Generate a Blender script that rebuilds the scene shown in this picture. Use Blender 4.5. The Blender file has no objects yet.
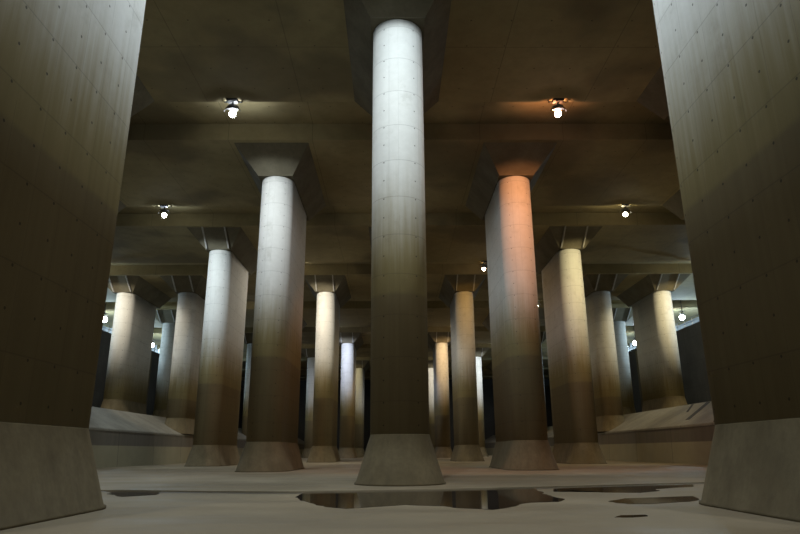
import bpy, bmesh, math, random
from mathutils import Vector, noise
random.seed(7)
C = bpy.context.scene.collection
PI = math.pi
sc = bpy.context.scene

# ------------------------------------------------------------------ layout (metres)
F_PX, PITCH, YAW, ROLL = 617.0, 16.6, -0.67, -0.36
CAM = Vector((-0.22, 0.0, 1.12))
R = 1.04            # half the thickness of a pillar
L = 8.0              # its length, along the hall
A = 7.75             # half the spacing of the pillars across the hall
ROW = 15.05          # spacing of the rows along the hall
FRONT0 = 6.3         # front of the nearest row
H = 18.1             # top of the shafts
ZS, ZT = 19.5, 20.6  # ceiling slab underside, trench ceiling
STEP = 0.04
STEP_Y = 17.5
XW = 37.0            # side wall
XO = 44.0            # outermost wall of the side galleries
YB, YE = -14.0, 168.0

# ------------------------------------------------------------------ helpers
def link(name, bm, mat, parent=None, smooth=False, loc=None):
    me = bpy.data.meshes.new(name)
    bmesh.ops.recalc_face_normals(bm, faces=bm.faces)
    bm.to_mesh(me); bm.free()
    if smooth:
        me.polygons.foreach_set('use_smooth', [True] * len(me.polygons))
    o = bpy.data.objects.new(name, me); C.objects.link(o)
    if mat: me.materials.append(mat)
    if parent: o.parent = parent
    if loc: o.location = loc
    return o

def tag(o, label=None, cat=None, group=None, kind=None):
    if label: o['label'] = label
    if cat: o['category'] = cat
    if group: o['group'] = group
    if kind: o['kind'] = kind
    return o

def empty(name, loc):
    o = bpy.data.objects.new(name, None); C.objects.link(o)
    o.empty_display_size = 0.3; o.location = loc
    return o

def add_box(bm, x0, x1, y0, y1, z0, z1):
    vs = [bm.verts.new(p) for p in ((x0,y0,z0),(x1,y0,z0),(x1,y1,z0),(x0,y1,z0),(x0,y0,z1),(x1,y0,z1),(x1,y1,z1),(x0,y1,z1))]
    for f in ((0,3,2,1),(4,5,6,7),(0,1,5,4),(1,2,6,5),(2,3,7,6),(3,0,4,7)):
        bm.faces.new([vs[i] for i in f])

def add_tube(bm, p, q, r, n=10, caps=True):
    p, q = Vector(p), Vector(q); d = (q - p).normalized()
    a = d.orthogonal().normalized(); b = d.cross(a)
    rings = []
    for c in (p, q):
        rings.append([bm.verts.new(c + (a*math.cos(2*PI*i/n) + b*math.sin(2*PI*i/n))*r) for i in range(n)])
    for i in range(n):
        bm.faces.new((rings[0][i], rings[0][(i+1)%n], rings[1][(i+1)%n], rings[1][i]))
    if caps:
        bm.faces.new(rings[0][::-1]); bm.faces.new(rings[1])

def add_lathe(bm, prof, n=24, cx=0, cy=0):
    rings = []
    for r, z in prof:
        rings.append([bm.verts.new((cx + r*math.cos(2*PI*i/n), cy + r*math.sin(2*PI*i/n), z)) for i in range(n)])
    for k in range(len(rings)-1):
        for i in range(n):
            bm.faces.new((rings[k][i], rings[k][(i+1)%n], rings[k+1][(i+1)%n], rings[k+1][i]))
    bm.faces.new(rings[0][::-1]); bm.faces.new(rings[-1])

def add_torus(bm, Rr, r, z, n=28, m=8):
    rings = []
    for i in range(n):
        a = 2*PI*i/n
        rings.append([bm.verts.new(((Rr + r*math.cos(2*PI*j/m))*math.cos(a), (Rr + r*math.cos(2*PI*j/m))*math.sin(a), z + r*math.sin(2*PI*j/m))) for j in range(m)])
    for i in range(n):
        for j in range(m):
            bm.faces.new((rings[i][j], rings[(i+1)%n][j], rings[(i+1)%n][(j+1)%m], rings[i][(j+1)%m]))

def extrude_profile(bm, prof, axis, t0, t1):
    """closed profile; axis 'y': points are (x, z); axis 'x': points are (y, z)"""
    def P(p, t): return (p[0], t, p[1]) if axis == 'y' else (t, p[0], p[1])
    a = [bm.verts.new(P(p, t0)) for p in prof]; b = [bm.verts.new(P(p, t1)) for p in prof]
    n = len(prof)
    for i in range(n):
        bm.faces.new((a[i], a[(i+1)%n], b[(i+1)%n], b[i]))
    bm.faces.new(a[::-1]); bm.faces.new(b)

# ------------------------------------------------------------------ materials
class G:
    """small node-graph writer"""
    def __init__(s, name):
        s.m = bpy.data.materials.new(name); s.m.use_nodes = True
        s.t = s.m.node_tree; s.n = s.t.nodes; s.l = s.t.links
        s.b = s.n['Principled BSDF']
    def node(s, ty, **kw):
        nd = s.n.new(ty)
        for k, v in kw.items(): setattr(nd, k, v)
        return nd
    def put(s, nd, idx, v):
        if hasattr(v, 'is_output'): s.l.new(v, nd.inputs[idx])
        elif v is not None: nd.inputs[idx].default_value = v
    def math(s, op, a, b=None, c=None, clamp=False):
        nd = s.node('ShaderNodeMath', operation=op, use_clamp=clamp)
        s.put(nd, 0, a); s.put(nd, 1, b); s.put(nd, 2, c)
        return nd.outputs[0]
    def mix(s, f, a, b, mode='MIX'):
        nd = s.node('ShaderNodeMix', data_type='RGBA', blend_type=mode)
        s.put(nd, 0, f)
        s.put(nd, 6, a if hasattr(a, 'is_output') else (*a, 1)); s.put(nd, 7, b if hasattr(b, 'is_output') else (*b, 1))
        return nd.outputs[2]
    def ramp(s, v, stops, smooth=False):
        nd = s.node('ShaderNodeValToRGB'); r = nd.color_ramp
        if smooth: r.interpolation = 'EASE'
        while len(r.elements) < len(stops): r.elements.new(0.5)
        for e, (p, c) in zip(r.elements, stops):
            e.position = p; e.color = (c, c, c, 1) if isinstance(c, (int, float)) else (*c, 1)
        s.l.new(v, nd.inputs[0]); return nd.outputs[0]
    def noise(s, vec, scale, detail=4, rough=0.55, sc3=None):
        if sc3:
            mp = s.node('ShaderNodeMapping'); s.l.new(vec, mp.inputs[0]); mp.inputs['Scale'].default_value = sc3; vec = mp.outputs[0]
        nd = s.node('ShaderNodeTexNoise'); s.l.new(vec, nd.inputs['Vector'])
        nd.inputs['Scale'].default_value = scale; nd.inputs['Detail'].default_value = detail; nd.inputs['Roughness'].default_value = rough
        return nd.outputs['Fac']
    def maprange(s, v, a, b, c=0.0, d=1.0):
        nd = s.node('ShaderNodeMapRange', interpolation_type='SMOOTHSTEP'); s.l.new(v, nd.inputs[0])
        for i, x in enumerate((a, b, c, d)): nd.inputs[i+1].default_value = x
        return nd.outputs[0]
    def line(s, v, period, half, off=0.0):
        """1 near multiples of period"""
        p = s.math('PINGPONG', s.math('ADD', v, off), period/2)
        return s.math('LESS_THAN', p, half)
    def bump(s, h, strength=0.3, dist=0.02):
        nd = s.node('ShaderNodeBump'); nd.inputs['Strength'].default_value = strength; nd.inputs['Distance'].default_value = dist
        s.l.new(h, nd.inputs['Height']); s.l.new(nd.outputs[0], s.b.inputs['Normal'])

def shaft_material():
    """formed concrete, pale high up, silt-stained below the flood marks; UV = (metres round the shaft, height)"""
    g = G('stained_concrete')
    uv = g.node('ShaderNodeUVMap').outputs[0]
    oi = g.node('ShaderNodeObjectInfo').outputs['Random']
    sep = g.node('ShaderNodeSeparateXYZ'); g.l.new(uv, sep.inputs[0]); u, v = sep.outputs[0], sep.outputs[1]
    cmb = g.node('ShaderNodeCombineXYZ'); g.l.new(u, cmb.inputs[0]); g.l.new(v, cmb.inputs[1]); g.l.new(g.math('MULTIPLY', oi, 37.0), cmb.inputs[2])
    vec = cmb.outputs[0]
    n1 = g.noise(vec, 0.35, 5); n2 = g.noise(vec, 3.0, 6, 0.65); streak = g.noise(vec, 1.0, 4, 0.6, (5.0, 0.22, 1.0))
    wob = g.math('ADD', v, g.math('MULTIPLY', g.math('SUBTRACT', n1, 0.5), 1.6))
    wob = g.math('ADD', wob, g.math('MULTIPLY', g.math('SUBTRACT', streak, 0.5), 2.4))
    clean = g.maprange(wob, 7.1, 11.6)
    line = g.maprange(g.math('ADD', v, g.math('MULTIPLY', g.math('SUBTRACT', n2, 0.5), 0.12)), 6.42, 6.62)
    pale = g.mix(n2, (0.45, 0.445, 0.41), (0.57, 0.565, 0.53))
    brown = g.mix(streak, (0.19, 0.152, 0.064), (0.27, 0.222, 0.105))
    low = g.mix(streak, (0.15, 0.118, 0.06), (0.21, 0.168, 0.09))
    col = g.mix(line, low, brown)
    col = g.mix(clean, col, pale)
    blot = g.maprange(g.noise(vec, 0.8, 6, 0.7), 0.52, 0.72)
    col = g.mix(g.math('MULTIPLY', blot, 0.22), col, (0.13, 0.105, 0.06))
    # formwork joints and tie holes
    hj = g.line(v, 1.5, 0.014, 0.25)
    vj = g.line(u, 0.9, 0.008)
    gate = g.math('GREATER_THAN', g.noise(vec, 0.45, 1), 0.42)
    j = g.math('MAXIMUM', hj, g.math('MULTIPLY', vj, g.math('MULTIPLY_ADD', gate, 0.5, 0.4)))
    hx = g.math('SUBTRACT', g.math('PINGPONG', g.math('ADD', u, 0.22), 0.45), 0.0)
    hy = g.math('PINGPONG', g.math('ADD', v, 0.3), 0.375)
    dist = g.math('SQRT', g.math('ADD', g.math('MULTIPLY', hx, hx), g.math('MULTIPLY', hy, hy)))
    hole = g.math('LESS_THAN', dist, 0.03)
    # panels differ a little in tone
    fl = g.node('ShaderNodeCombineXYZ'); g.l.new(g.math('FLOOR', g.math('DIVIDE', u, 0.9)), fl.inputs[0])
    g.l.new(g.math('FLOOR', g.math('DIVIDE', g.math('ADD', v, 0.25), 1.5)), fl.inputs[1]); g.l.new(oi, fl.inputs[2])
    wn = g.node('ShaderNodeTexWhiteNoise'); g.l.new(fl.outputs[0], wn.inputs[0])
    tone = g.math('MULTIPLY_ADD', wn.outputs[0], 0.08, 0.96)
    col = g.mix(1.0, col, g.mix(tone, (0, 0, 0), (1, 1, 1)), 'MULTIPLY')
    col = g.mix(g.math('MULTIPLY', j, 0.28), col, (0.05, 0.045, 0.035))
    col = g.mix(g.math('MULTIPLY', hole, 0.75), col, (0.03, 0.027, 0.022))
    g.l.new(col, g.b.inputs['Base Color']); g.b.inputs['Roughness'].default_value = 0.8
    g.b.inputs['Specular IOR Level'].default_value = 0.3
    h = g.math('SUBTRACT', g.math('MULTIPLY', n2, 0.3), g.math('MAXIMUM', j, hole))
    g.bump(h, 0.35, 0.012)
    return g.m

def plain_concrete(name, c1, c2, scale=0.6, joints=None, holes=False, rough=0.85, bump=0.3, streaks=False, dark=None):
    g = G(name)
    pos = g.node('ShaderNodeNewGeometry').outputs['Position']
    n1 = g.noise(pos, scale, 6, 0.6); n2 = g.noise(pos, scale*9, 4, 0.6)
    f = g.maprange(n1, 0.3, 0.7)
    col = g.mix(f, c1, c2)
    col = g.mix(g.math('MULTIPLY', g.maprange(n2, 0.35, 0.75), 0.25), col, tuple(x*0.6 for x in c1))
    if streaks:
        s_ = g.noise(pos, 0.9, 4, 0.6, (3.0, 3.0, 0.2))
        col = g.mix(g.math('MULTIPLY', g.maprange(s_, 0.45, 0.75), 0.35), col, tuple(x*0.5 for x in c1))
    if dark:
        n3 = g.noise(pos, dark[0], 3, 0.5)
        col = g.mix(g.math('MULTIPLY', g.maprange(n3, 0.5, 0.62), dark[1]), col, dark[2])
    sep = g.node('ShaderNodeSeparateXYZ'); g.l.new(pos, sep.inputs[0])
    if joints:
        ax, period, half, off, amt = joints
        for a_, p_, o_ in zip(ax, period, off):
            j = g.line(sep.outputs['xyz'.index(a_)], p_, half, o_)
            col = g.mix(g.math('MULTIPLY', j, amt), col, (0.03, 0.026, 0.02))
    if holes:
        hx = g.math('PINGPONG', g.math('ADD', sep.outputs[0], 0.3), 0.9)
        hy = g.math('PINGPONG', g.math('ADD', sep.outputs[1], 0.2), 0.9)
        d = g.math('SQRT', g.math('ADD', g.math('MULTIPLY', hx, hx), g.math('MULTIPLY', hy, hy)))
        col = g.mix(g.math('MULTIPLY', g.math('LESS_THAN', d, 0.04), 0.6), col, (0.015, 0.012, 0.01))
    g.l.new(col, g.b.inputs['Base Color']); g.b.inputs['Roughness'].default_value = rough
    g.b.inputs['Specular IOR Level'].default_value = 0.3
    g.bump(n2, bump, 0.015)
    return g.m

def ledge_material():
    g = G('ledge_concrete')
    pos = g.node('ShaderNodeNewGeometry').outputs['Position']
    sep = g.node('ShaderNodeSeparateXYZ'); g.l.new(pos, sep.inputs[0])
    n = g.noise(pos, 0.7, 5); s_ = g.noise(pos, 0.9, 4, 0.6, (2.0, 2.0, 0.3))
    low = g.mix(n, (0.21, 0.19, 0.12), (0.30, 0.275, 0.18))
    mid = g.mix(s_, (0.09, 0.08, 0.06), (0.15, 0.13, 0.10))
    col = g.mix(g.maprange(sep.outputs[2], 1.62, 1.68), low, mid)
    j = g.line(sep.outputs[1], 7.5, 0.03, 1.2)
    col = g.mix(g.math('MULTIPLY', j, 0.7), col, (0.03, 0.027, 0.02))
    g.l.new(col, g.b.inputs['Base Color']); g.b.inputs['Roughness'].default_value = 0.85
    g.bump(n, 0.3, 0.02)
    return g.m

def floor_material():
    g = G('silty_concrete_floor')
    pos = g.node('ShaderNodeNewGeometry').outputs['Position']
    n1 = g.noise(pos, 0.22, 6, 0.6); n2 = g.noise(pos, 2.2, 6, 0.65); n3 = g.noise(pos, 14.0, 3, 0.6)
    drift = g.noise(pos, 0.5, 5, 0.55, (0.35, 1.2, 1.0))
    col = g.mix(g.maprange(n1, 0.3, 0.7), (0.225, 0.188, 0.122), (0.29, 0.245, 0.165))
    col = g.mix(g.math('MULTIPLY', g.maprange(drift, 0.42, 0.66), 0.5), col, (0.165, 0.138, 0.09))
    col = g.mix(g.math('MULTIPLY', g.maprange(n2, 0.5, 0.8), 0.35), col, (0.18, 0.155, 0.125))
    g.l.new(col, g.b.inputs['Base Color'])
    g.l.new(g.maprange(drift, 0.4, 0.7, 0.75, 0.5), g.b.inputs['Roughness'])
    g.b.inputs['Specular IOR Level'].default_value = 0.3
    g.bump(g.math('ADD', g.math('MULTIPLY', n2, 0.7), g.math('MULTIPLY', n3, 0.3)), 0.35, 0.02)
    return g.m

def flat(name, col, rough=0.5, metal=0.0):
    g = G(name); n = g.noise(g.node('ShaderNodeNewGeometry').outputs['Position'], 20, 3)
    g.l.new(g.mix(n, tuple(c*0.8 for c in col), col), g.b.inputs['Base Color'])
    g.b.inputs['Roughness'].default_value = rough; g.b.inputs['Metallic'].default_value = metal
    return g.m

def glow(name, col, strength):
    m = bpy.data.materials.new(name); m.use_nodes = True; n = m.node_tree.nodes; n.clear()
    e = n.new('ShaderNodeEmission'); e.inputs[0].default_value = (*col, 1); e.inputs[1].default_value = strength
    o = n.new('ShaderNodeOutputMaterial'); m.node_tree.links.new(e.outputs[0], o.inputs[0])
    return m

M_SHAFT = shaft_material()
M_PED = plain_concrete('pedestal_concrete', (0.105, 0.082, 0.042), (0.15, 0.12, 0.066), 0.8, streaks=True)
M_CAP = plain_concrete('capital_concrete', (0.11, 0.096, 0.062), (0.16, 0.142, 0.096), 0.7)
M_CEIL = plain_concrete('ceiling_concrete', (0.25, 0.208, 0.108), (0.35, 0.295, 0.16), 0.16, joints=('xy', (5.17, 30.1), 0.02, (0.0, 5.0), 0.35), holes=True, dark=(0.12, 0.55, (0.11, 0.09, 0.055)))
M_RIB = plain_concrete('rib_concrete', (0.34, 0.33, 0.30), (0.42, 0.41, 0.38), 0.7)
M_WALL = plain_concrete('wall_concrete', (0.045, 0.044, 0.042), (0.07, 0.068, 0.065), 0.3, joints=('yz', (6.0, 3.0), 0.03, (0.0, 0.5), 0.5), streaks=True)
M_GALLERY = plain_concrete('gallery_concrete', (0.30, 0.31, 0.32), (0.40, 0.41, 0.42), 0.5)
M_SLOPE = plain_concrete('slope_concrete', (0.19, 0.175, 0.14), (0.25, 0.235, 0.19), 0.5, joints=('y', (5.0,), 0.03, (0.7,), 0.6))
M_LEDGE = ledge_material()
M_FLOOR = floor_material()
M_METAL = flat('grey_metal', (0.30, 0.31, 0.32), 0.4, 0.8)
M_DARKM = flat('dark_metal', (0.05, 0.05, 0.05), 0.5, 0.5)
M_GROOVE = flat('dark_gutter', (0.03, 0.025, 0.02), 0.9)

def water_material():
    g = G('puddle_water')
    pos = g.node('ShaderNodeNewGeometry').outputs['Position']
    n = g.noise(pos, 1.2, 3)
    g.l.new(g.mix(n, (0.03, 0.022, 0.015), (0.045, 0.034, 0.024)), g.b.inputs['Base Color'])
    g.b.inputs['Roughness'].default_value = 0.05; g.b.inputs['Specular IOR Level'].default_value = 0.3; g.b.inputs['IOR'].default_value = 1.33
    g.bump(g.noise(pos, 3.0, 2), 0.02, 0.01)
    return g.m
M_WATER = water_material()
M_SEAM = flat('dark_seam_tone', (0.075, 0.06, 0.04), 0.45)  # dark tone for the line painted along the step

# ------------------------------------------------------------------ pillars
def stadium(e=0.0, n=20):
    """outline of the pillar grown by e, starting at the front centre, counter-clockwise; y=0 is the front of the shaft"""
    r = R + e; pts = []
    for i in range(n+1):                                   # front right quarter
        a = -PI/2 + (PI/2)*i/n; pts.append((r*math.cos(a), R + r*math.sin(a)))
    for i in range(2*n+1):
        a = PI*i/(2*n); pts.append((r*math.cos(a), L - R + r*math.sin(a)))
    for i in range(n):
        a = PI + (PI/2)*i/n; pts.append((r*math.cos(a), R + r*math.sin(a)))
    return pts

def stadium_mesh(name, levels, mat, v0=0.0):
    """levels: (height above the thing's base, growth)"""
    bm = bmesh.new(); uvl = bm.loops.layers.uv.new('UVMap')
    base = stadium(0); n = len(base); s = [0.0]
    for i in range(n): s.append(s[-1] + math.dist(base[i], base[(i+1) % n]))
    rings = [[bm.verts.new((x, y, z)) for x, y in stadium(e)] for z, e in levels]
    for k in range(len(levels)-1):
        for i in range(n):
            f = bm.faces.new((rings[k][i], rings[k][(i+1)%n], rings[k+1][(i+1)%n], rings[k+1][i])); f.smooth = True
            for lp, (uu, zz) in zip(f.loops, ((s[i], levels[k][0]), (s[i+1], levels[k][0]), (s[i+1], levels[k+1][0]), (s[i], levels[k+1][0]))):
                lp[uvl].uv = (uu, zz + v0)
    bm.faces.new(rings[0][::-1]); bm.faces.new(rings[-1])
    for e_ in bm.edges:
        if len(e_.link_faces) == 2 and e_.calc_face_angle() > 0.5: e_.smooth = False
    me = bpy.data.meshes.new(name); bm.to_mesh(me); bm.free(); me.materials.append(mat)
    return me

def capital_mesh(base):
    bm = bmesh.new(); zb, zt = H - base, ZS - base - 0.002
    b = [(-1.12,-0.07),(1.12,-0.07),(1.12,L+0.07),(-1.12,L+0.07)]
    t = [(-2.3,-1.85),(2.3,-1.85),(2.3,L+0.47),(-2.3,L+0.47)]
    lo = [bm.verts.new((x,y,zb)) for x,y in b]; lm = [bm.verts.new((x,y,zb+0.03)) for x,y in b]; hi = [bm.verts.new((x,y,zt)) for x,y in t]
    for p, q in ((lo,lm),(lm,hi)):
        for i in range(4): bm.faces.new((p[i],p[(i+1)%4],q[(i+1)%4],q[i]))
    bm.faces.new(lo[::-1]); bm.faces.new(hi)
    bmesh.ops.recalc_face_normals(bm, faces=bm.faces)
    me = bpy.data.meshes.new('capital'); bm.to_mesh(me); bm.free(); me.materials.append(M_CAP); return me

def rib_mesh(base, x):
    bm = bmesh.new(); zb, zt = H - base, ZS - base
    prof = [(-0.07, zb+0.02), (-0.30, zb+0.02), (-2.08, zt-0.03), (-1.85, zt-0.03)]
    extrude_profile(bm, prof, 'x', x-0.055, x+0.055)
    bmesh.ops.recalc_face_normals(bm, faces=bm.faces)
    me = bpy.data.meshes.new('rib'); bm.to_mesh(me); bm.free(); me.materials.append(M_RIB); return me

VAR = {}
def variant(base):
    if base not in VAR:
        fl = 0.48 if base < 1 else 0.3
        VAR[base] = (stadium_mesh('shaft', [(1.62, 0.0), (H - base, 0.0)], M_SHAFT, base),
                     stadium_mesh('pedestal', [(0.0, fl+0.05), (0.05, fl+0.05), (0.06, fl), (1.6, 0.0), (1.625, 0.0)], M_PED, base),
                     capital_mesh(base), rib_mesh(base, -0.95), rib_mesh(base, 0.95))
    return VAR[base]

def pillar(x, y, base, label, ribs):
    t = empty('concrete_pillar', (x, y, base))
    tag(t, label, 'pillar', 'concrete pillars of the tank', 'thing')
    sh, pe, ca, r1, r2 = variant(base)
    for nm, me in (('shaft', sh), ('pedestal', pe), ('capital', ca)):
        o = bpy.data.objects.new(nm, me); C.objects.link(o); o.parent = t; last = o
    if ribs:
        for me in (r1, r2):
            o = bpy.data.objects.new('rib', me); C.objects.link(o); o.parent = last
    return t

FAR = {5: 1.8, 6: 3.8, 7: 4.8, 8: 5.8, 9: 6.8, 10: 7.8}
def front(row): return FRONT0 + ROW*row + FAR.get(row, 0.0)
ON_SLOPE, ON_TOP = 2.95, 4.9
PILLARS = [  # row, x, base, label
 (0, -A, 0, 'huge close concrete pillar filling the left edge of the view'),
 (0,  A, 0, 'huge close concrete pillar filling the right edge of the view'),
 (1, 0, STEP, 'tall central concrete pillar, bright cold white at the top, brown below, behind the puddle'),
 (1, -2*A, STEP, 'concrete pillar hidden behind the huge left foreground pillar'),
 (1,  2*A, STEP, 'concrete pillar hidden behind the huge right foreground pillar'),
 (2, -A, STEP, 'white-topped concrete pillar next left of the central pillar'),
 (2,  A, STEP, 'concrete pillar with orange-pink lit front, next right of the central pillar'),
 (2, -3*A, ON_SLOPE, 'concrete pillar on the left ledge, only its capital shows past the huge left pillar'),
 (2,  3*A, ON_SLOPE, 'concrete pillar on the right ledge, only its capital shows past the huge right pillar'),
 (3, 0, STEP, 'concrete pillar straight behind the tall central pillar'),
 (3, -2*A, STEP, 'white-lit concrete pillar with bright flat side, second left of the central pillar'),
 (3,  2*A, STEP, 'pale yellow-lit concrete pillar just right of the orange-pink one'),
 (4, -A, STEP, 'warm white lit slim concrete pillar between the central pillar and the large white-topped one'),
 (4,  A, STEP, 'amber-lit concrete pillar between the central pillar and the orange-pink one'),
 (4, -3*A, ON_SLOPE, 'dim grey concrete pillar rising where the left ledge ends, beside the white-lit one'),
 (4,  3*A, ON_SLOPE, 'dim yellow-brown concrete pillar rising from the right ledge, beside the pale yellow one'),
 (4, -30.1, ON_TOP, 'bright white concrete pillar standing high on the left ledge, nearest the huge left pillar'),
 (4,  30.1, ON_TOP, 'cream-yellow concrete pillar standing high on the right ledge, nearest the huge right pillar'),
 (5, 0, STEP, 'third concrete pillar in line behind the tall central pillar'),
 (5, -2*A, STEP, 'concrete pillar hidden behind the large white-topped pillar left of the centre'),
 (5,  2*A, STEP, 'concrete pillar hidden behind the orange-pink pillar right of the centre'),
 (5, -4*A, ON_TOP, 'dark bluish unlit concrete pillar on the left ledge'),
 (5,  4*A, ON_TOP, 'dark bluish unlit concrete pillar on the right ledge'),
 (6, -A, STEP, 'small distant pillar lit bluish white, just left of the central pillar'),
 (6,  A, STEP, 'small distant pillar lit peach orange, just right of the central pillar'),
 (6, -3*A, STEP, 'sliver of a distant pillar between the two large white-lit pillars on the left'),
 (6,  3*A, STEP, 'sliver of a distant pillar between the orange-pink and the pale yellow pillar'),
 (7, 0, STEP, 'fourth concrete pillar in line behind the tall central pillar'),
 (7, -2*A, STEP, 'distant dim pillar seen in the gap left of the slim warm white one'),
 (7,  2*A, STEP, 'distant pillar lit stark white, right of the amber one'),
 (8, -A, STEP, 'farthest thin yellowish pillar beside the bluish white one'),
 (8,  A, STEP, 'farthest thin greyish pillar left of the peach orange one'),
 (8, -3*A, STEP, 'farthest pillar of the left aisle, hidden behind nearer ones'),
 (8,  3*A, STEP, 'farthest pillar of the right aisle, hidden behind nearer ones'),
]
for row, x, base, label in PILLARS:
    pillar(x, front(row) + (0.15 if row == 0 else 0.0), base, label, row >= 3)
# ------------------------------------------------------------------ the hall
STEP_LINE = [(-22.0, 18.6), (-8.5, 18.3), (-5.6, 17.5), (-3.2, 17.1), (0.5, 17.5), (4.7, 18.6), (7.5, 19.4), (10.0, 20.2), (13.0, 20.4), (22.0, 20.5)]
def step_y(x):
    for (a, p), (b, q) in zip(STEP_LINE, STEP_LINE[1:]):
        if a <= x <= b: return (p + (q-p)*(x-a)/(b-a))*1.09
    return 18.0
bm = bmesh.new()
add_box(bm, -22.0, 22.0, YB, YE, -0.5, 0.0)
line = [(-22 + 44*i/220.0) for i in range(221)]
line = [(x, step_y(x) + 0.05*noise.noise(Vector((x*1.7, 0, 0))) + 0.02*noise.noise(Vector((x*9, 4, 0)))) for x in line]
top = [bm.verts.new((x, y, STEP)) for x, y in line]; low = [bm.verts.new((x, y-0.01, -0.01)) for x, y in line]
for i in range(220): bm.faces.new((low[i], low[i+1], top[i+1], top[i]))
far = [bm.verts.new((x, YE, STEP)) for x, y in line]
for i in range(220): bm.faces.new((top[i], top[i+1], far[i+1], far[i]))
fl = tag(link('floor', bm, M_FLOOR), 'dusty beige grey concrete floor with a low step across it', kind='structure')
bm = bmesh.new()
a = [bm.verts.new((x, y - 0.42 - 0.12*noise.noise(Vector((x*0.8, 7, 0))), 0.003)) for x, y in line]; b = [bm.verts.new((x, y - 0.012, 0.003)) for x, y in line]
for i in range(220): bm.faces.new((a[i], a[i+1], b[i+1], b[i]))
link('dark_seam', bm, M_SEAM, fl)  # painted dark line at the step's foot, standing in for its gap

prof = [(YB, ZS)]
cuts = [front(r) - 6.5 for r in range(0, 11)]
for y in cuts:
    prof += [(y, ZS), (y, ZT), (y + 4.3, ZT), (y + 4.3, ZS)]
prof += [(YE, ZS), (YE, ZT + 1.2), (YB, ZT + 1.2)]
bm = bmesh.new(); extrude_profile(bm, prof, 'x', -XO, XO)
tag(link('ceiling', bm, M_CEIL), 'brown stained concrete ceiling with deep cross grooves', kind='structure')

for s_, side in ((-1, 'left'), (1, 'right')):
    bm = bmesh.new(); extrude_profile(bm, [(s_*22.0, -0.4), (s_*22.15, 2.8), (s_*22.15, 2.9), (s_*24.0, 2.9), (s_*26.0, 2.8), (s_*26.0, -0.4)], 'y', YB, YE)
    led = link('side_ledge', bm, M_LEDGE); tag(led, 'concrete ledge wall along the %s side with a pale lower band' % side, kind='structure')
    bm = bmesh.new(); extrude_profile(bm, [(s_*22.1, 2.72), (s_*22.1, 2.86), (s_*25.9, 4.9), (s_*XW, 4.9), (s_*XW, 2.7)], 'y', YB, YE)
    slo = link('slope', bm, M_SLOPE, led)
    for y0, y1 in (((50.2, 50.9), (53.2, 53.6)) if s_ > 0 else ()):
        bm = bmesh.new()
        a0 = (23.0 if y0 < 52 else 24.4)
        for xx0, xx1 in ((a0, 25.8),):
            z0 = 2.86 + (xx0-22.1)*2.04/3.8; z1 = 2.86 + (xx1-22.1)*2.04/3.8
            vs = [bm.verts.new(p) for p in ((s_*xx0, y0-0.6, z0+0.02), (s_*xx1, y0+1.2, z1+0.02), (s_*xx1, y1+1.2, z1+0.02), (s_*xx0, y1-0.6, z0+0.02),
                                            (s_*xx0, y0-0.6, z0-0.1), (s_*xx1, y0+1.2, z1-0.1), (s_*xx1, y1+1.2, z1-0.1), (s_*xx0, y1-0.6, z0-0.1))]
            for f in ((0,1,2,3),(7,6,5,4),(0,4,5,1),(1,5,6,2),(2,6,7,3),(3,7,4,0)): bm.faces.new([vs[i] for i in f])
        tag(link('gutter', bm, M_GROOVE, led), 'dark gutter running up the slope')
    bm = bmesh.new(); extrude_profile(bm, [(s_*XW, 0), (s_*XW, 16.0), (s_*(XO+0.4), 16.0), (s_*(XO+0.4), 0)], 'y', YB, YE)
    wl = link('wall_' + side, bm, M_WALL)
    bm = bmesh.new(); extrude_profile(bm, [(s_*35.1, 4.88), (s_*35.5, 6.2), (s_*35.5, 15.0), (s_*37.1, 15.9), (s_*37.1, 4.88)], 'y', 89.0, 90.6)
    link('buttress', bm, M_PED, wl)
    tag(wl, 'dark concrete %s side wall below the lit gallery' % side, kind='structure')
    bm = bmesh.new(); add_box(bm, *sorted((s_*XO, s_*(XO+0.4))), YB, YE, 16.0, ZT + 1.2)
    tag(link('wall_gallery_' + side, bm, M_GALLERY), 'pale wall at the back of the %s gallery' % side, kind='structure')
    # railing along the gallery edge
    rail = empty('gallery_railing', (s_*(XW+0.35), 50, 16.0))
    tag(rail, 'thin metal railing on top of the %s side wall' % side, 'railing')
    bm = bmesh.new()
    for z in (0.55, 1.05): add_tube(bm, (0, -10, z), (0, 70, z), 0.035, 8)
    link('handrail', bm, M_METAL, rail)
    proto = None
    for i in range(41):
        if proto is None:
            bm = bmesh.new(); add_tube(bm, (0,0,0), (0,0,1.05), 0.045, 8); proto = link('post', bm, M_METAL, rail); o = proto
        else:
            o = proto.copy(); C.objects.link(o)
        o.location = (0, -10 + 2*i, 0)

bm = bmesh.new(); add_box(bm, -XO, XO, YE, YE+0.5, -0.5, ZT+1.2)
tag(link('wall_back', bm, M_WALL), 'far end wall of the tank in darkness', kind='structure')
bm = bmesh.new(); add_box(bm, -XO, XO, YB-0.5, YB, -0.5, ZT+1.2)
tag(link('wall_front', bm, M_WALL), 'end wall behind the camera', kind='structure')

# ------------------------------------------------------------------ puddles
def ground(px, py, z=0.0):
    p, w = math.radians(PITCH), math.radians(-YAW)
    u, v = (px - 400)/F_PX, (267 - py)/F_PX
    d = Vector((u, math.cos(p) - v*math.sin(p), math.sin(p) + v*math.cos(p)))
    d = Vector((d.x*math.cos(w) + d.y*math.sin(w), -d.x*math.sin(w) + d.y*math.cos(w), d.z))
    return CAM + d*((z - CAM.z)/d.z)

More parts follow.
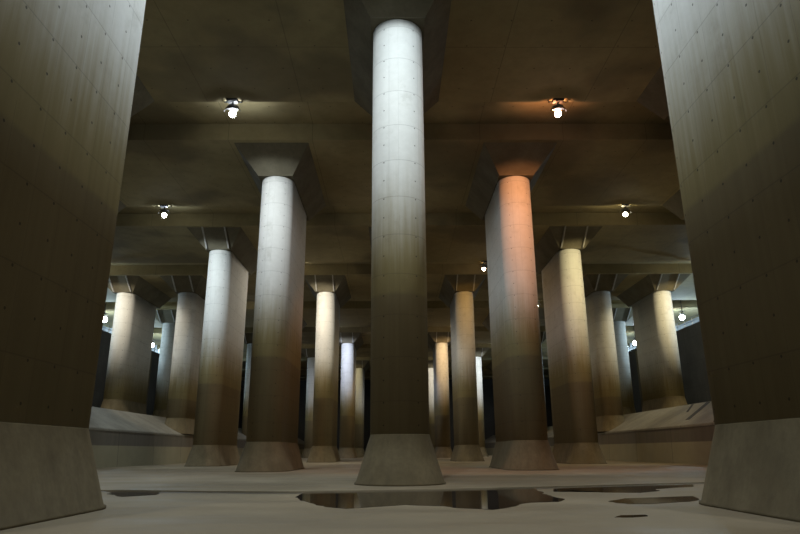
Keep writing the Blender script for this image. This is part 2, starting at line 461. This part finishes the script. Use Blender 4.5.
def puddle(outline, label, far_edge=0, zz=0.0):
    pts = [ground(x, y, zz) for x, y in outline]
    fine = []
    n = len(pts)
    for i in range(n):
        a, b = pts[i], pts[(i+1) % n]; m = max(2, int((b-a).length/0.12))
        straight = i >= n - far_edge
        for j in range(m):
            q = a.lerp(b, j/m)
            if not straight:
                o = noise.noise(Vector((q.x*1.3, q.y*0.9, 3.1)))*0.16 + noise.noise(Vector((q.x*4, q.y*3, 9.1)))*0.06
                q = q + Vector((o*1.2, o*0.6, 0))
            q.y = min(q.y, step_y(q.x) - 0.07)
            fine.append(q)
    c = sum((p for p in fine), Vector())/len(fine); c.z = zz
    bm = bmesh.new()
    top = [bm.verts.new((p.x-c.x, p.y-c.y, 0.006)) for p in fine]; bot = [bm.verts.new((p.x-c.x, p.y-c.y, 0.0)) for p in fine]
    bm.faces.new(top); bm.faces.new(bot[::-1])
    for i in range(len(fine)): bm.faces.new((top[i], bot[i], bot[(i+1) % len(fine)], top[(i+1) % len(fine)]))
    bmesh.ops.triangulate(bm, faces=[f for f in bm.faces if len(f.verts) > 4])
    tag(link('water_puddle', bm, M_WATER, loc=tuple(c)), label, 'puddle', 'water puddles on the floor')

puddle([(293,497),(304,501),(318,504),(325,507),(345,508.5),(372,507),(405,505),(440,506.5),(458,508),(490,510.5),(508,508),(530,503.5),(555,503),(563,500),(547,496.5),(540,493),(530,489),(480,489.2),(420,490),(345,491),(303,491.8)],
       'long dark puddle in front of the tall central pillar, mirroring it', 5)
puddle([(552,492.8),(575,491.6),(600,493.6),(640,494.4),(658,492.5),(654,490.8),(672,489.4),(692,488.6),(692,486.4),(640,487.4),(600,488.4),(552,489.8)], 'thin dark strip of water between the long puddle and the huge right pillar', 4)
puddle([(108,489.4),(160,490.2),(153,493.5),(125,495),(110,494)], 'small dark puddle at the foot of the huge left pillar')
puddle([(605,503),(622,500),(640,499.5),(672,498.6),(694,498),(695,502),(688,503.5),(650,505.5),(625,505.5)], 'narrow dark puddle at the foot of the huge right pillar')
puddle([(614,517.2),(640,516.8),(642,518.2),(628,519.2),(612,518.8)], 'tiny wet patch on the floor in front of the narrow puddle by the right pillar')

# ------------------------------------------------------------------ lamps
WHITE, COOL, WARM = (0.86, 0.94, 1.0), (0.80, 0.92, 1.0), (1.0, 0.90, 0.74)
BLUE, ORANGE, AMBER = (0.70, 0.78, 1.0), (1.0, 0.40, 0.17), (1.0, 0.55, 0.14)
WARMISH = (0.98, 0.97, 0.92)
YELLOW, PEACH, CREAM = (1.0, 0.84, 0.46), (1.0, 0.68, 0.36), (1.0, 0.84, 0.50)
GL = {}
def bulb_mat(c):
    if c not in GL:
        GL[c] = glow('lamp_glow', tuple(0.5+0.5*x for x in c), 40.0)
    return GL[c]
def lamp_meshes():
    bm = bmesh.new(); add_box(bm, -0.28, 0.28, -0.42, -0.02, -0.10, 0.0); add_tube(bm, (0, -0.2, -0.05), (0, 0.05, -0.30), 0.05); add_box(bm, -0.5, 0.5, -0.1, -0.04, -0.05, 0.0)
    bmesh.ops.recalc_face_normals(bm, faces=bm.faces)
    a = bpy.data.meshes.new('bracket'); bm.to_mesh(a); bm.free(); a.materials.append(M_DARKM)
    bm = bmesh.new(); add_torus(bm, 0.28, 0.045, -0.32)
    for k in range(4):
        an = PI/4 + k*PI/2; add_tube(bm, (0.06*math.cos(an), 0.06*math.sin(an), -0.30), (0.28*math.cos(an), 0.28*math.sin(an), -0.32), 0.02, 6)
    add_tube(bm, (0, 0, -0.26), (0, 0, -0.56), 0.035)
    sh = [(0.40*math.cos(PI + PI*i/12), 0.40*math.sin(PI + PI*i/12)) for i in range(13)]  # half shade added to keep the bulb's light off the slab
    up = [bm.verts.new((x, y, -0.44)) for x, y in sh]; dn = [bm.verts.new((x*1.15, y*1.15, -0.62)) for x, y in sh]
    c0 = bm.verts.new((0, 0, -0.44))
    for i in range(12):
        bm.faces.new((up[i], up[i+1], dn[i+1], dn[i])); bm.faces.new((c0, up[i+1], up[i]))
    bmesh.ops.recalc_face_normals(bm, faces=bm.faces)
    b = bpy.data.meshes.new('ring'); bm.to_mesh(b); bm.free(); b.materials.append(M_METAL)
    return a, b
LA, LB = lamp_meshes()
BULBS = {}
def bulb_mesh(c):
    if c not in BULBS:
        bm = bmesh.new(); add_lathe(bm, [(0.05, 0.16), (0.11, 0.14), (0.17, 0.06), (0.18, -0.02), (0.14, -0.12), (0.05, -0.17)], 16)
        me = bpy.data.meshes.new('bulb'); bmesh.ops.recalc_face_normals(bm, faces=bm.faces); bm.to_mesh(me); bm.free(); me.materials.append(bulb_mat(c)); BULBS[c] = me
    return BULBS[c]

LP = 3300.0
def lamp(x, y, col, power, label, narrow_beam=False, z=ZS, aim=0.0, spill=0.2):
    t = empty('ceiling_lamp', (x, y, z)); tag(t, label, 'lamp', 'ceiling lamps')
    for nm, me, lz in (('bracket', LA, 0), ('ring', LB, 0), ('bulb', bulb_mesh(col), -0.72)):
        o = bpy.data.objects.new(nm, me); C.objects.link(o); o.parent = t; o.location = (0, 0, lz)
    ld = bpy.data.lights.new('lamp_light', 'SPOT'); ld.energy = power*LP*(0.03 if spill > 1 else 1.0); ld.color = col; ld.shadow_soft_size = 0.12
    narrow = narrow_beam; ld.spot_size = math.radians(94 if narrow else 114); ld.spot_blend = 0.3
    lo = bpy.data.objects.new('lamp_light', ld); C.objects.link(lo); lo.parent = t; lo.location = (0, 0.26, -0.72)
    lo.rotation_euler = (math.radians(36 if not narrow else 44), 0, aim)          # tilted down from looking along the hall
    pd = bpy.data.lights.new('lamp_light', 'SPOT'); pd.energy = power*LP*spill; pd.color = col; pd.shadow_soft_size = 0.1
    pd.spot_size = math.radians(174); pd.spot_blend = 0.1          # the open underside
    po = bpy.data.objects.new('lamp_light', pd); C.objects.link(po); po.parent = t; po.location = (0, 0, -0.98)
    ud = bpy.data.lights.new('lamp_light', 'SPOT'); ud.energy = (power if y > 5 else 0.5)*LP*0.11; ud.color = col; ud.shadow_soft_size = 0.1
    ud.spot_size = math.radians(128); ud.spot_blend = 0.5          # what leaks out of the open top
    uo = bpy.data.objects.new('lamp_light', ud); C.objects.link(uo); uo.parent = t; uo.location = (0, 0.26, -0.6)
    uo.rotation_euler = (math.radians(174), 0, 0)
    return t
def ly(row): return front(row) - 6.45
LAMPS = [
 (0, -9.0, WARMISH, 0.5, 'lamp above and behind the view on the left'),
 (0,  9.0, WARMISH, 0.5, 'lamp above and behind the view on the right'),
 (1, -0.4, COOL, 0.5, 'lamp just above the view that lights the tall central pillar'),
 (1, -18.0, WHITE, 0.4, 'lamp hidden by the huge left pillar'),
 (1, 18.0, WARM, 0.25, 'lamp hidden by the huge right pillar'),
 (2, -8.95, WHITE, 0.52, 'bright white ceiling lamp upper left, ahead of the white-topped pillar'),
 (2,  8.85, ORANGE, 0.6, 'bright orange-rimmed ceiling lamp upper right, ahead of the orange-pink pillar'),
 (3, -0.3, WARM, 0.15, 'ceiling lamp hidden by the central pillar'),
 (3, -18.0, COOL, 0.68, 'small white ceiling lamp at left, ahead of the second white-lit pillar'),
 (3, 18.0, YELLOW, 0.6, 'small white-yellow ceiling lamp at right, ahead of the pale yellow pillar'),
 (4, -9.75, WARM, 0.9, 'ceiling lamp hidden by the large white-topped pillar'),
 (4, 9.0, AMBER, 0.2, 'tiny far lamp at the left edge of the orange-pink pillar'),
 (4, -30.2, WARM, 0.6, 'far left lamp hidden behind the huge left pillar'),
 (4, 30.9, CREAM, 0.6, 'far right lamp hidden behind the huge right pillar'),
 (5, -19.35, WARM, 0.05, 'far lamp hidden among the left pillars'),
 (5, 18.2, YELLOW, 0.3, 'tiniest far lamp between the orange-pink pillar and the pale yellow pillar'),
 (6, -9.0, BLUE, 0.85, 'far lamp that lights the small bluish white pillar'),
 (6, 9.0, PEACH, 0.7, 'far lamp that lights the small peach orange pillar'),
 (7, -18.0, WARM, 0.02, 'far lamp hidden behind the large white-topped pillar'),
 (7, 18.0, WHITE, 0.75, 'far lamp that lights the distant stark white pillar'),
 (8, -9.0, YELLOW, 0.2, 'farthest lamp on the left of the centre line'),
 (8, 9.0, WARM, 0.5, 'farthest lamp on the right of the centre line'),
]
for row, x, col, pw, lab in LAMPS:
    lamp(x, ly(row), col, pw, lab, row in (0, 3) or col == ORANGE, spill=1.65 if abs(x) < 1 and row == 1 else 0.15 if col == ORANGE else 0.4 if row == 2 else 0.15, aim=(0.0 if row == 0 or abs(x) < 1 else math.copysign(1, x)*math.atan((abs(x) - min((k*A for k in ((0, 2, 4) if row % 2 else (1, 3)) if k*A <= abs(x)), key=lambda q: abs(abs(x)-q)))/6.45)) if abs(x) < 25 else 0.0)

def gallery_lamp(x, y, z, label, power=0.65):
    t = empty('gallery_lamp', (x, y, z)); tag(t, label, 'lamp', 'lamps of the side galleries')
    for nm, me, lz in (('bracket', LA, 0), ('ring', LB, 0), ('bulb', bulb_mesh(COOL), -0.85)):
        o = bpy.data.objects.new(nm, me); C.objects.link(o); o.parent = t; o.location = (0, 0, lz)
        if nm == 'bulb': o.scale = (2, 2, 2)  # bulb enlarged so its size stands for the glare
    if z < ZS - 0.1:
        bm = bmesh.new(); add_tube(bm, (0, -0.2, -0.05), (0, -0.2, (ZT if any(c < y - 0.2 < c + 4.3 for c in cuts) else ZS) - z - 0.005), 0.05, 8)
        link('rod', bm, M_DARKM, t)
    ld = bpy.data.lights.new('lamp_light', 'POINT'); ld.energy = power*LP; ld.color = (0.58, 0.82, 1.0); ld.shadow_soft_size = 0.2
    lo = bpy.data.objects.new('lamp_light', ld); C.objects.link(lo); lo.parent = t; lo.location = (0, 0, -1.3)
for s_, side in ((-1, 'left'), (1, 'right')):
    for y, z, w in ((64, 19.4, 'one behind the huge pillar'), (81, 18.95, 'nearer one in view, low over the railing'), (98, 18.3, 'farther one in view'), (115, 18.3, 'farthest one')):
        gallery_lamp(s_*38.6, y, z, 'bluish white lamp in the %s gallery, %s' % (side, w))

# ------------------------------------------------------------------ world, camera, view
w = bpy.data.worlds.new('World'); sc.world = w; w.use_nodes = True
w.node_tree.nodes['Background'].inputs[0].default_value = (0, 0, 0, 1)
w.node_tree.nodes['Background'].inputs[1].default_value = 0.0
cd = bpy.data.cameras.new('Camera'); cam = bpy.data.objects.new('Camera', cd); C.objects.link(cam)
cam.location = CAM; from mathutils import Euler
cam.rotation_euler = (Euler((math.radians(90 + PITCH), 0, math.radians(YAW))).to_matrix() @ Euler((0, 0, math.radians(ROLL))).to_matrix()).to_euler()
cd.sensor_width = 36.0; cd.lens = F_PX*36.0/800.0; cd.clip_end = 400
sc.camera = cam
vs = sc.view_settings
sc.display_settings.display_device = 'sRGB'
vs.view_transform = 'Standard'; vs.look = 'None'; vs.exposure = 0.5; vs.gamma = 1.0; vs.use_curve_mapping = False
sc.cycles.use_denoising = True
sc.cycles.max_bounces = 8; sc.cycles.diffuse_bounces = 5
sc.cycles.sample_clamp_indirect = 5.0
